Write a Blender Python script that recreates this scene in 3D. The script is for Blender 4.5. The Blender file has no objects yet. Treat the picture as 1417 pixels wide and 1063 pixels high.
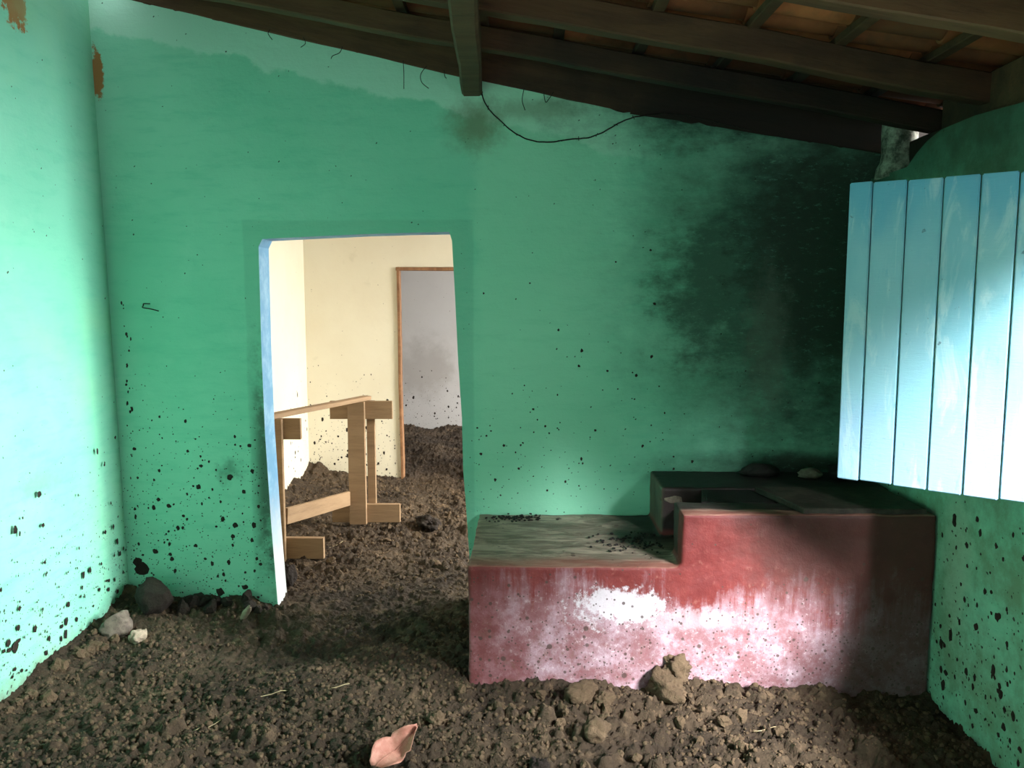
import bpy, bmesh, math, random
import numpy as np
from mathutils import Vector, Matrix, noise as mnoise

# ------------------------------------------------------------------ camera, world, light
scene = bpy.context.scene
COL = scene.collection
random.seed(7)
RNG = np.random.default_rng(11)

FPX = 1120.0
cam_data = bpy.data.cameras.new('camera')
cam_data.sensor_fit = 'HORIZONTAL'
cam_data.sensor_width = 36.0
cam_data.lens = 36.0 * FPX / 1417.0
cam_data.clip_start = 0.05
cam = bpy.data.objects.new('camera', cam_data)
COL.objects.link(cam)
cam.location = (0, 0, 1.70)
cam.rotation_euler = (math.pi / 2 - math.atan(121.5 / FPX), 0, math.atan(21.5 / FPX))
scene.camera = cam

vs = scene.view_settings
vs.view_transform = 'Standard'
vs.look = 'None'
vs.gamma = 1.0
vs.use_curve_mapping = False
vs.exposure = 0.5

world = bpy.data.worlds.new('sky')
scene.world = world
world.use_nodes = True
bgn = world.node_tree.nodes['Background']
bgn.inputs[0].default_value = (0.90, 0.96, 1.0, 1)
bgn.inputs[1].default_value = 1.6


def area(name, loc, target, sx, sy, power, color):
    l = bpy.data.lights.new(name, 'AREA')
    l.shape = 'RECTANGLE'
    l.size = sx
    l.size_y = sy
    l.energy = power
    l.color = color
    o = bpy.data.objects.new(name, l)
    COL.objects.link(o)
    o.location = loc
    d = Vector(target) - Vector(loc)
    o.rotation_euler = d.to_track_quat('-Z', 'Y').to_euler()
    return o


# daylight outside the windows of the right-hand facade
area('daylight_low_sky', (5.3, 1.22, 2.45), (-2.2, 3.6, 1.2), 0.32, 3.0, 1550, (0.93, 0.98, 1.0))
area('daylight_high_sky', (4.0, -1.8, 4.4), (1.0, 2.4, 0.8), 1.6, 1.5, 2450, (0.97, 0.97, 1.0))
area('daylight_second_room', (4.6, 5.2, 2.9), (-1.6, 6.2, 0.6), 2.4, 2.0, 900, (1.0, 0.98, 0.94))
area('daylight_third_room', (4.6, 8.2, 2.9), (-1.0, 10.0, 0.4), 2.0, 2.0, 480, (0.97, 0.98, 1.0))

# ------------------------------------------------------------------ node helpers


class Mat:
    def __init__(self, name, rough=0.85, spec=0.3):
        self.m = bpy.data.materials.new(name)
        self.m.use_nodes = True
        self.nt = self.m.node_tree
        self.b = self.nt.nodes['Principled BSDF']
        self.b.inputs['Roughness'].default_value = rough
        self.b.inputs['Specular IOR Level'].default_value = spec
        g = self.nt.nodes.new('ShaderNodeNewGeometry')
        self.pos = g.outputs['Position']
        s = self.nt.nodes.new('ShaderNodeSeparateXYZ')
        self.nt.links.new(self.pos, s.inputs[0])
        self.x, self.y, self.z = s.outputs

    def L(self, a, b):
        if isinstance(a, (int, float)):
            b.default_value = a
        elif isinstance(a, (tuple, list)):
            b.default_value = tuple(a) + ((1,) if len(a) == 3 and len(b.default_value) == 4 else ())
        else:
            self.nt.links.new(a, b)

    def obj_coords(self):
        return self.nt.nodes.new('ShaderNodeTexCoord').outputs['Object']

    def math(self, op, a, b=0.0, c=None, clamp=False):
        n = self.nt.nodes.new('ShaderNodeMath')
        n.operation = op
        n.use_clamp = clamp
        self.L(a, n.inputs[0])
        self.L(b, n.inputs[1])
        if c is not None:
            self.L(c, n.inputs[2])
        return n.outputs[0]

    def add(self, a, b): return self.math('ADD', a, b)
    def sub(self, a, b): return self.math('SUBTRACT', a, b)
    def mul(self, a, b): return self.math('MULTIPLY', a, b)
    def mx(self, a, b): return self.math('MAXIMUM', a, b)
    def mn(self, a, b): return self.math('MINIMUM', a, b)

    def step(self, v, lo, hi, a=0.0, b=1.0):
        n = self.nt.nodes.new('ShaderNodeMapRange')
        n.interpolation_type = 'SMOOTHSTEP'
        self.L(v, n.inputs[0])
        if lo > hi:
            lo, hi, a, b = hi, lo, b, a
        for i, q in enumerate((lo, hi, a, b)):
            n.inputs[i + 1].default_value = q
        return n.outputs[0]

    def scaled(self, vec, s):
        n = self.nt.nodes.new('ShaderNodeMapping')
        self.L(vec, n.inputs[0])
        n.inputs[3].default_value = s
        return n.outputs[0]

    def noise(self, scale, detail=4, rough=0.6, vec=None, dist=0.0, stretch=None):
        n = self.nt.nodes.new('ShaderNodeTexNoise')
        v = self.pos if vec is None else vec
        if stretch:
            v = self.scaled(v, stretch)
        self.L(v, n.inputs['Vector'])
        n.inputs['Scale'].default_value = scale
        n.inputs['Detail'].default_value = detail
        n.inputs['Roughness'].default_value = rough
        n.inputs['Distortion'].default_value = dist
        return n.outputs[0]

    def voronoi(self, scale, vec=None):
        n = self.nt.nodes.new('ShaderNodeTexVoronoi')
        self.L(self.pos if vec is None else vec, n.inputs['Vector'])
        n.inputs['Scale'].default_value = scale
        s = self.nt.nodes.new('ShaderNodeSeparateColor')
        self.nt.links.new(n.outputs['Color'], s.inputs[0])
        return n.outputs['Distance'], s.outputs[0], s.outputs[1]

    def mix(self, f, a, b):
        n = self.nt.nodes.new('ShaderNodeMix')
        n.data_type = 'RGBA'
        self.L(f, n.inputs[0])
        self.L(a, n.inputs[6])
        self.L(b, n.inputs[7])
        return n.outputs[2]

    def color(self, c):
        self.L(c, self.b.inputs['Base Color'])

    def bump(self, h, strength=0.3, dist=0.01):
        n = self.nt.nodes.new('ShaderNodeBump')
        n.inputs['Strength'].default_value = strength
        n.inputs['Distance'].default_value = dist
        self.L(h, n.inputs['Height'])
        self.nt.links.new(n.outputs[0], self.b.inputs['Normal'])

    def ellipse(self, u, v, cu, cv, ru, rv, wob=None, amt=0.4, soft=0.5):
        a = self.math('POWER', self.mul(self.sub(u, cu), 1.0 / ru), 2.0)
        b = self.math('POWER', self.mul(self.sub(v, cv), 1.0 / rv), 2.0)
        d = self.math('SQRT', self.add(a, b))
        if wob is not None:
            d = self.add(d, self.mul(self.sub(wob, 0.5), amt * 2))
        return self.step(d, 1.0 + soft * 0.5, 1.0 - soft)


def lin(r, g, b):
    f = lambda c: (c / 255 / 12.92) if c <= 10 else ((c / 255 + 0.055) / 1.055) ** 2.4
    return (f(r), f(g), f(b))


MUD = lin(74, 60, 44)

# ------------------------------------------------------------------ materials


def splat_mask(m, density):
    """small dried mud specks; density socket 0..1"""
    warp = m.noise(30, 2, 0.5)
    v = m.nt.nodes.new('ShaderNodeVectorMath')
    v.operation = 'ADD'
    m.nt.links.new(m.pos, v.inputs[0])
    c = m.nt.nodes.new('ShaderNodeCombineXYZ')
    w = m.mul(m.sub(warp, 0.5), 0.03)
    for i in range(3):
        m.L(w, c.inputs[i])
    m.nt.links.new(c.outputs[0], v.inputs[1])
    out = None
    for sc, r in ((38, 0.24), (80, 0.25)):
        d, c1, c2 = m.voronoi(sc, v.outputs[0])
        keep = m.math('LESS_THAN', c1, density)
        rad = m.add(0.05, m.mul(c2, r))
        k = m.mul(m.step(m.sub(rad, d), 0.0, 0.05), keep)
        out = k if out is None else m.mx(out, k)
    return out


def green_wall(name, which):
    m = Mat(name, 0.72, 0.35)
    n1 = m.noise(0.9, 5, 0.6)
    n2 = m.noise(3.5, 6, 0.65)
    n3 = m.noise(14, 6, 0.7)
    brush = m.noise(5, 5, 0.7, stretch=(1, 1, 5) if which != 'left' else (1, 1, 4))
    c = m.mix(m.step(n1, 0.3, 0.7), lin(124, 204, 172), lin(142, 212, 182))
    c = m.mix(m.mul(m.step(brush, 0.45, 0.75), 0.5), c, lin(106, 194, 162))
    c = m.mix(m.mul(m.step(n2, 0.55, 0.8), 0.35), c, lin(160, 220, 192))
    c = m.mix(m.mul(m.step(n3, 0.62, 0.8), 0.25), c, lin(96, 160, 128))
    if which == 'back':
        # pale unpainted band below the roof
        edge = m.sub(m.z, m.sub(2.76, m.mul(m.x, 0.235)))
        band = m.step(m.add(edge, m.mul(m.sub(n2, 0.5), 0.22)), -0.22, -0.19)
        bx = m.step(m.add(m.x, m.mul(n2, 0.3)), 0.9, 0.4)
        c = m.mix(m.mul(m.mul(band, bx), 0.9), c, lin(176, 222, 200))
        # whiter vertical smear right of the doorway
        sm = m.mul(m.step(m.add(m.x, m.mul(m.sub(n2, 0.5), 0.25)), -0.33, -0.22),
                   m.step(m.add(m.x, m.mul(m.sub(n1, 0.5), 0.6)), 0.75, 0.1))
        c = m.mix(m.mul(sm, 0.38), c, lin(165, 226, 190))
        # brown seep under the purlin
        c = m.mix(m.mul(m.ellipse(m.x, m.z, -0.27, 2.58, 0.16, 0.14, n3, 0.6, 0.8), 0.75), c, lin(105, 112, 82))
        c = m.mix(m.mul(m.ellipse(m.x, m.z, 0.05, 2.66, 0.28, 0.06, n2, 1.1, 0.7), 0.5), c, lin(110, 125, 96))
        # smooth plaster band round the doorway
        du = m.sub(m.math('ABSOLUTE', m.add(m.x, 0.895)), 0.53)
        dz = m.sub(m.z, 2.02)
        dd = m.mx(du, dz)
        ring = m.step(m.add(dd, m.mul(m.sub(n2, 0.5), 0.03)), 0.085, 0.07)
        c = m.mix(m.mul(ring, 0.35), c, lin(112, 176, 148))
        # soot over the stove
        w = m.add(m.mul(n2, 0.6), m.mul(m.noise(7, 7, 0.75, stretch=(1, 1, 2.2)), 0.4))
        s1 = m.ellipse(m.x, m.z, 1.62, 1.88, 1.00, 1.30, w, 0.62, 0.7)
        s2 = m.ellipse(m.x, m.z, 1.60, 2.75, 1.35, 0.46, w, 0.8, 0.6)
        s3 = m.ellipse(m.x, m.z, 1.05, 1.75, 0.45, 0.60, w, 1.5, 0.7)
        s4 = m.ellipse(m.x, m.z, 1.5, 0.80, 0.75, 0.13, w, 0.8, 0.9)
        soot = m.mx(m.mx(s1, s2), m.mx(m.mul(s3, 0.85), s4))
        rub = m.mul(m.step(m.noise(22, 8, 0.8, stretch=(1, 1, 2.5)), 0.55, 0.72), 0.35)
        soot = m.mul(soot, m.sub(1.0, rub))
        c = m.mix(m.mul(soot, 0.96), c, lin(28, 34, 27))
        grey = m.ellipse(m.x, m.z, 1.27, 1.45, 0.12, 0.42, n3, 1.2, 0.7)
        c = m.mix(m.mul(grey, 0.35), c, lin(110, 125, 110))
        # damp smudge left of the doorway and dark jamb rubbing
        c = m.mix(m.mul(m.ellipse(m.x, m.z, -1.62, 0.76, 0.07, 0.07, n3, 1.5, 0.9), 0.6), c, lin(70, 110, 90))
        jr = m.mul(m.step(m.x, -1.52, -1.43), m.mul(m.step(m.x, -1.38, -1.40), m.ellipse(m.x, m.z, -1.42, 0.75, 0.3, 0.55, n3, 1.4, 0.8)))
        c = m.mix(m.mul(jr, 0.8), c, lin(50, 60, 48))
        chip = m.ellipse(m.x, m.z, -2.235, 2.84, 0.035, 0.14, n3, 1.1, 0.15)
        c = m.mix(chip, c, lin(150, 108, 60))
        dens = m.mul(m.step(m.z, 1.5, -0.1), m.step(m.x, 0.8, -1.6, 0.12, 0.55))
        dens = m.add(dens, 0.02)
    elif which == 'left':
        chip = m.ellipse(m.y, m.z, 3.66, 2.99, 0.11, 0.10, n3, 1.4, 0.15)
        c = m.mix(chip, c, lin(150, 108, 60))
        c = m.mix(m.mul(m.ellipse(m.y, m.z, 3.55, 0.86, 0.2, 0.06, n3, 1.3, 0.9), 0.35), c, lin(105, 140, 120))
        c = m.mix(m.mul(m.step(m.noise(1.5, 4, 0.6), 0.45, 0.75), 0.4), c, lin(150, 214, 160))
        dens = m.add(m.mul(m.step(m.z, 1.3, -0.1), 0.5), 0.015)
        foot = m.step(m.add(m.z, m.mul(n3, 0.22)), 0.22, 0.10)
        c = m.mix(m.mul(foot, 0.7), c, lin(104, 100, 78))
    else:
        gr = m.step(m.add(n2, m.mul(n3, 0.3)), 0.45, 0.85)
        c = m.mix(m.mul(gr, 0.65), c, lin(100, 118, 82))
        w = m.noise(3, 6, 0.7)
        soot = m.mx(m.ellipse(m.y, m.z, 4.35, 1.9, 0.65, 1.6, w, 0.8, 0.8), m.step(m.add(m.z, m.mul(w, 0.4)), 2.0, 2.6))
        c = m.mix(m.mul(soot, 0.8), c, lin(34, 44, 34))
        pale = m.ellipse(m.y, m.z, 3.28, 0.62, 0.12, 0.32, n3, 1.0, 0.8)
        c = m.mix(m.mul(pale, 0.5), c, lin(165, 180, 155))
        dens = m.add(m.mul(m.step(m.z, 1.1, -0.1), 0.5), 0.02)
    c = m.mix(m.mul(splat_mask(m, dens), 0.9), c, lin(38, 40, 30))
    m.color(c)
    m.bump(m.add(m.mul(n2, 0.7), m.add(m.mul(n3, 0.3), m.mul(brush, 0.3))), 0.35, 0.02)
    return m.m


def cream_wall(name, base, base2, stain, zdens=1.0):
    m = Mat(name, 0.8, 0.25)
    n1 = m.noise(1.3, 5, 0.6)
    n2 = m.noise(6, 6, 0.65)
    c = m.mix(m.step(n1, 0.3, 0.7), base, base2)
    c = m.mix(m.mul(m.step(n2, 0.6, 0.8), 0.3), c, stain)
    c = m.mix(m.mul(m.step(m.add(m.z, m.mul(n2, 0.5)), 0.55, 0.15), 0.35), c, stain)
    dens = m.add(m.mul(m.step(m.z, zdens, 0.0), 0.4), 0.01)
    c = m.mix(m.mul(splat_mask(m, dens), 0.85), c, lin(66, 54, 40))
    if name == 'far_plaster':
        c = m.mix(m.mul(m.ellipse(m.x, m.z, -1.35, 0.75, 0.42, 0.42, n2, 0.8, 0.6), 0.35), c, lin(120, 108, 92))
    m.color(c)
    m.bump(m.add(n1, n2), 0.25, 0.01)
    return m.m


def blue_jamb():
    m = Mat('blue_jamb_paint_lit_low', 0.6, 0.4)
    n = m.noise(9, 6, 0.7)
    c = m.mix(m.step(n, 0.4, 0.7), lin(110, 168, 205), lin(150, 196, 220))
    c = m.mix(m.mul(m.step(m.add(m.z, m.mul(n, 0.6)), 1.0, 0.5), 0.8), c, lin(226, 228, 220))  # whiter towards the foot: light on the jamb put into its colour
    m.color(c)
    m.bump(n, 0.3, 0.01)
    return m.m


def stove_mat():
    m = Mat('stove_red_limewash', 0.6, 0.4)
    n1 = m.noise(2.2, 6, 0.65)
    n2 = m.noise(7, 7, 0.72)
    n3 = m.noise(28, 6, 0.75)
    drip = m.noise(9, 6, 0.72, stretch=(2.2, 1, 0.22))
    red = m.mix(m.step(n2, 0.35, 0.7), lin(98, 34, 32), lin(118, 48, 44))
    # lime bloom on the lower half, ragged with runs upwards
    h = m.add(m.z, m.add(m.mul(m.sub(n1, 0.5), 0.7), m.mul(m.sub(drip, 0.5), 0.55)))
    h = m.add(h, m.mul(m.sub(n3, 0.5), 0.3))
    bloom = m.step(h, 0.46, 0.25)
    corner = m.step(m.add(m.x, m.mul(n2, 0.4)), 0.42, 0.0)
    bloom = m.mul(bloom, m.sub(1.0, m.mul(corner, 0.72)))
    pink = m.mix(m.step(n2, 0.4, 0.65), lin(134, 96, 100), lin(174, 151, 161))
    c = m.mix(m.mul(bloom, 0.92), red, pink)
    grit = m.noise(45, 6, 0.8)
    c = m.mix(m.mul(m.mul(m.step(grit, 0.50, 0.66), bloom), 0.55), c, lin(128, 74, 76))
    c = m.mix(m.mul(m.mul(m.step(grit, 0.46, 0.32), bloom), 0.5), c, lin(222, 204, 206))
    smear = m.mul(m.mul(m.step(m.noise(9, 6, 0.75), 0.54, 0.64), m.step(m.z, 0.38, 0.12)), m.step(m.x, 0.75, 0.25))
    c = m.mix(m.mul(smear, 0.65), c, lin(112, 84, 74))
    # bright lime patch where the paint has come away
    p1 = m.ellipse(m.x, m.z, 0.40, 0.345, 0.19, 0.085, m.add(m.mul(n2, 0.6), m.mul(n3, 0.4)), 2.2, 0.35)
    p2 = m.ellipse(m.x, m.z, 0.70, 0.29, 0.30, 0.05, n3, 1.6, 0.5)
    c = m.mix(m.mul(m.mx(p1, m.mul(p2, 0.35)), 0.75), c, lin(208, 204, 210))
    # mid-height pale mottling of the tall part
    mot = m.mul(m.step(m.add(n3, m.mul(drip, 0.5)), 0.82, 1.0), 0.35)
    c = m.mix(mot, c, lin(156, 120, 108))
    # brown smoke grime on tall part; shade at its right end painted in
    g = m.ellipse(m.x, m.z, 1.45, 0.72, 0.62, 0.40, n1, 1.0, 0.6)
    jamb_shade = m.step(m.add(m.x, m.mul(m.sub(n2, 0.5), 0.25)), 1.34, 1.42)
    c = m.mix(m.mul(m.mx(g, jamb_shade), 0.72), c, lin(66, 44, 38))
    # tops: ash grey on low bench, soot on the tall part
    geo = m.nt.nodes.new('ShaderNodeNewGeometry')
    sn = m.nt.nodes.new('ShaderNodeSeparateXYZ')
    m.nt.links.new(geo.outputs['Normal'], sn.inputs[0])
    up = m.step(sn.outputs[2], 0.55, 0.85)
    sweep = m.noise(6, 6, 0.7, stretch=(0.6, 2.5, 1), dist=1.2)
    ash = m.mix(m.step(sweep, 0.35, 0.7), lin(92, 82, 70), lin(164, 150, 132))
    redtop = m.mul(m.step(m.add(m.y, m.mul(m.sub(n1, 0.5), 0.3)), 3.58, 3.46), 0.6)
    ash = m.mix(redtop, ash, lin(140, 74, 64))
    ash = m.mix(m.mul(m.step(m.add(m.x, m.mul(m.sub(n2, 0.5), 0.4)), 0.25, 0.6), m.step(m.y, 3.6, 3.9)), ash, lin(40, 36, 32))
    c = m.mix(up, c, ash)
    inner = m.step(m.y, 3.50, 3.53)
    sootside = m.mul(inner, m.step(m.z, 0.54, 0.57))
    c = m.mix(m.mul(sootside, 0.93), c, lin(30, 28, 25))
    leftside = m.mul(m.mul(m.step(m.x, 0.672, 0.655), m.step(m.z, 0.535, 0.55)), 1.0)
    c = m.mix(m.mul(leftside, 0.7), c, lin(110, 92, 78))
    # mud specks
    d, c1, c2 = m.voronoi(24)
    dens = m.step(m.z, 0.62, 0.0, 0.02, 0.6)
    sp = m.mul(m.step(m.sub(m.add(0.06, m.mul(c2, 0.42)), d), 0, 0.08), m.math('LESS_THAN', c1, dens))
    d, c1, c2 = m.voronoi(60)
    sp2 = m.mul(m.step(m.sub(m.add(0.04, m.mul(c2, 0.3)), d), 0, 0.08), m.math('LESS_THAN', c1, dens))
    c = m.mix(m.mul(m.mx(sp, sp2), 0.85), c, lin(70, 54, 47))
    m.color(c)
    m.bump(m.add(m.mul(n2, 0.5), m.mul(n3, 0.5)), 0.4, 0.012)
    return m.m


def mud_mat(name, a, b, hi):
    m = Mat(name, 0.8, 0.3)
    n1 = m.noise(1.6, 5, 0.6)
    n2 = m.noise(11, 6, 0.7)
    n3 = m.noise(60, 5, 0.75)
    c = m.mix(m.step(n1, 0.35, 0.65), a, b)
    c = m.mix(m.mul(m.step(n2, 0.5, 0.75), 0.6), c, hi)
    c = m.mix(m.mul(m.step(n3, 0.6, 0.75), 0.5), c, hi)
    c = m.mix(m.mul(m.step(n3, 0.45, 0.3), 0.5), c, tuple(q * 0.45 for q in a))
    m.color(c)
    m.bump(m.add(n2, m.mul(n3, 0.8)), 0.9, 0.025)
    return m.m


def wood_mat(name, a, b, dark, stretch, rough=0.7, soot=False, scale=12):
    m = Mat(name, rough, 0.3)
    v = m.obj_coords()
    n1 = m.noise(scale, 6, 0.65, vec=v, stretch=stretch, dist=0.6)
    n2 = m.noise(scale * 4, 5, 0.7, vec=v, stretch=stretch)
    c = m.mix(m.step(n1, 0.3, 0.7), a, b)
    c = m.mix(m.mul(m.step(n2, 0.5, 0.8), 0.5), c, dark)
    if soot:
        w = m.noise(2.5, 5, 0.6)
        s = m.ellipse(m.x, m.y, 1.3, 4.3, 1.7, 1.15, w, 0.6, 0.7)
        c = m.mix(m.mul(s, 0.9), c, lin(16, 14, 12))
    m.color(c)
    m.bump(m.add(n1, n2), 0.35, 0.006)
    return m.m


def tile_mat():
    m = Mat('terracotta_roof_tile', 0.85, 0.2)
    info = m.nt.nodes.new('ShaderNodeObjectInfo')
    n1 = m.noise(9, 6, 0.7)
    n2 = m.noise(2.0, 5, 0.6)
    c = m.mix(info.outputs['Random'], lin(112, 70, 48), lin(232, 136, 84))
    c = m.mix(m.mul(m.step(n1, 0.45, 0.75), 0.6), c, lin(120, 88, 66))
    c = m.mix(m.mul(m.step(n2, 0.5, 0.7), 0.5), c, lin(92, 66, 50))
    s = m.ellipse(m.x, m.y, 1.2, 4.4, 1.8, 1.3, n2, 0.6, 0.7)
    s2 = m.step(m.add(m.y, m.mul(n2, 0.5)), 3.3, 3.9)
    c = m.mix(m.mul(m.mx(s, m.mul(s2, 0.7)), 0.88), c, lin(24, 19, 16))
    m.color(c)
    m.bump(n1, 0.4, 0.008)
    return m.m


def shutter_mat():
    m = Mat('worn_blue_shutter_paint', 0.55, 0.4)
    info = m.nt.nodes.new('ShaderNodeObjectInfo')
    v = m.obj_coords()
    n1 = m.noise(2.2, 5, 0.6, vec=v, stretch=(1.6, 1, 0.5))
    n2 = m.noise(14, 7, 0.75, vec=v, stretch=(2, 1, 0.5))
    n3 = m.noise(50, 4, 0.7, vec=v, stretch=(0.5, 1, 3))
    deep = lin(84, 160, 190)
    pale = lin(146, 190, 200)
    lav = lin(156, 184, 210)
    c = m.mix(m.step(n1, 0.25, 0.6), lin(116, 176, 190), pale)
    top = m.step(m.add(m.z, m.mul(m.sub(n1, 0.5), 0.8)), 1.85, 2.05)
    c = m.mix(m.mul(top, 0.75), c, deep)
    low = m.step(m.add(m.z, m.mul(m.sub(n1, 0.5), 0.5)), 1.45, 1.15)
    c = m.mix(m.mul(low, 0.8), c, lav)
    c = m.mix(m.mul(info.outputs['Random'], 0.22), c, deep)
    chalk = m.noise(5, 6, 0.7, vec=v, stretch=(2.5, 1, 0.6), dist=0.8)
    c = m.mix(m.mul(m.step(chalk, 0.52, 0.66), 0.55), c, lin(182, 208, 210))
    c = m.mix(m.mul(m.step(n2, 0.58, 0.72), 0.5), c, deep)
    c = m.mix(m.mul(m.step(m.noise(30, 3, 0.6, vec=v), 0.70, 0.76), 0.7), c, lin(70, 92, 104))
    c = m.mix(m.mul(m.mul(m.step(n3, 0.66, 0.74), low), 0.6), c, lin(110, 130, 140))
    m.color(c)
    m.bump(m.add(n2, n3), 0.2, 0.004)
    return m.m


def simple_mat(name, a, b, scale=20, rough=0.8, bump=0.3, dist=0.008):
    m = Mat(name, rough, 0.3)
    n = m.noise(scale, 6, 0.7)
    n2 = m.noise(scale * 4, 4, 0.7)
    c = m.mix(m.step(n, 0.35, 0.7), a, b)
    m.color(c)
    m.bump(m.add(n, n2), bump, dist)
    return m.m


G_BACK = green_wall('green_back_plaster', 'back')
G_LEFT = green_wall('green_left_plaster', 'left')
G_RIGHT = green_wall('green_right_plaster', 'right')
CREAM = cream_wall('cream_plaster', lin(226, 220, 198), lin(220, 212, 188), lin(190, 182, 156), 1.2)
FARW = cream_wall('far_plaster', lin(190, 187, 182), lin(182, 178, 173), lin(170, 166, 160), 0.9)
JAMB = blue_jamb()
STOVE = stove_mat()
MUDM = mud_mat('wet_mud', lin(54, 43, 31), lin(78, 64, 47), lin(140, 117, 90))
CLOD = mud_mat('mud_clod', lin(88, 72, 52), lin(108, 89, 67), lin(140, 117, 91))
DARKMUD = mud_mat('dark_mud', lin(40, 33, 27), lin(50, 41, 34), lin(68, 57, 46))
WOOD_X = wood_mat('old_rafter_wood', lin(80, 54, 36), lin(102, 72, 48), lin(42, 30, 21), (0.12, 1, 1), soot=True)
WOOD_Y = wood_mat('old_batten_wood', lin(78, 54, 37), lin(100, 72, 49), lin(42, 30, 21), (1, 0.12, 1), soot=True)
PINE = wood_mat('raw_pine_board', lin(138, 112, 84), lin(158, 131, 100), lin(104, 80, 58), (0.15, 1, 1))
PINE_V = wood_mat('raw_pine_post', lin(138, 112, 84), lin(158, 131, 100), lin(104, 80, 58), (1, 1, 0.12))
FRAMEW = wood_mat('dirty_frame_wood', lin(120, 84, 56), lin(150, 110, 76), lin(70, 48, 32), (1, 1, 0.12))
TILE = tile_mat()
SHUT = shutter_mat()
CHAR = simple_mat('charcoal', lin(22, 20, 18), lin(40, 36, 33), 40, 0.7, 0.6)
PLATE = simple_mat('sooty_stove_slab', lin(44, 40, 35), lin(74, 66, 58), 12, 0.6)
STONE = simple_mat('pale_stone', lin(146, 130, 110), lin(174, 158, 136), 30)
GREYSTONE = simple_mat('grey_brown_stone', lin(92, 82, 72), lin(124, 112, 98), 25)
LEAF = simple_mat('dry_pink_leaf', lin(158, 104, 88), lin(186, 136, 118), 22, 0.6)
STRAW = simple_mat('pale_straw', lin(150, 134, 100), lin(172, 158, 124), 30)
WIRE = simple_mat('rusty_black_wire', lin(26, 22, 20), lin(44, 36, 30), 60)
WEB = simple_mat('sooty_cobweb', lin(30, 28, 24), lin(48, 44, 38), 60)
PIER = simple_mat('peeling_limewash', lin(60, 62, 54), lin(168, 168, 152), 16, 0.8)
IRON = simple_mat('dark_iron', lin(46, 42, 40), lin(70, 60, 52), 40, 0.5)

# ------------------------------------------------------------------ object helpers


def link(name, me, mat=None, parent=None, smooth=False):
    o = bpy.data.objects.new(name, me)
    COL.objects.link(o)
    if mat is not None and not me.materials:
        me.materials.append(mat)
    if smooth:
        me.polygons.foreach_set('use_smooth', [True] * len(me.polygons))
    if parent:
        o.parent = parent
    return o


def from_bm(name, bm, mat=None, parent=None, smooth=False):
    me = bpy.data.meshes.new(name)
    bm.normal_update()
    bm.to_mesh(me)
    bm.free()
    return link(name, me, mat, parent, smooth)


def empty(name, loc=(0, 0, 0), rz=0.0):
    o = bpy.data.objects.new(name, None)
    COL.objects.link(o)
    o.empty_display_size = 0.1
    o.location = loc
    o.rotation_euler = (0, 0, rz)
    return o


def tag(o, label=None, cat=None, group=None, kind=None):
    if label:
        o['label'] = label
    if cat:
        o['category'] = cat
    if group:
        o['group'] = group
    if kind:
        o['kind'] = kind
    return o


def box(bm, x0, x1, y0, y1, z0, z1, mat=None):
    vs_ = [bm.verts.new((x, y, z)) for x in (x0, x1) for y in (y0, y1) for z in (z0, z1)]
    for f in ((0, 1, 3, 2), (4, 6, 7, 5), (0, 4, 5, 1), (2, 3, 7, 6), (0, 2, 6, 4), (1, 5, 7, 3)):
        bm.faces.new([vs_[i] for i in f])
    return vs_


def beam(name, p0, p1, w, h, mat, parent=None, wob=0.004, seg=10, bev=0.006, up=(0, 0, 1)):
    """slightly crooked timber from p0 to p1, geometry stored along local X of the piece"""
    p0 = Vector(p0); p1 = Vector(p1)
    d = p1 - p0
    L = d.length
    x = d.normalized()
    upv = Vector(up)
    y = upv.cross(x).normalized()
    z = x.cross(y)
    bm = bmesh.new()
    rings = []
    ph = random.random() * 50
    prof = [(-w/2 + bev, -h/2), (w/2 - bev, -h/2), (w/2, -h/2 + bev), (w/2, h/2 - bev),
            (w/2 - bev, h/2), (-w/2 + bev, h/2), (-w/2, h/2 - bev), (-w/2, -h/2 + bev)]
    for i in range(seg + 1):
        t = i / seg * L
        oy = wob * mnoise.noise((t * 1.7, ph, 0)) * 2
        oz = wob * mnoise.noise((t * 1.7, ph, 9)) * 2
        rings.append([bm.verts.new((t, a + oy + wob * 0.5 * mnoise.noise((t * 6, ph + k, 3)),
                                    b + oz + wob * 0.5 * mnoise.noise((t * 6, ph + k, 7)))) for k, (a, b) in enumerate(prof)])
    n = len(prof)
    for r0, r1 in zip(rings, rings[1:]):
        for k in range(n):
            bm.faces.new((r0[k], r0[(k + 1) % n], r1[(k + 1) % n], r1[k]))
    bm.faces.new(rings[0][::-1])
    bm.faces.new(rings[-1])
    bmesh.ops.recalc_face_normals(bm, faces=bm.faces)
    o = from_bm(name, bm, mat, parent)
    off = parent.location if parent is not None else Vector((0, 0, 0))
    q = p0 - off
    o.matrix_local = Matrix(((x.x, y.x, z.x, q.x), (x.y, y.y, z.y, q.y), (x.z, y.z, z.z, q.z), (0, 0, 0, 1)))
    return o


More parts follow.
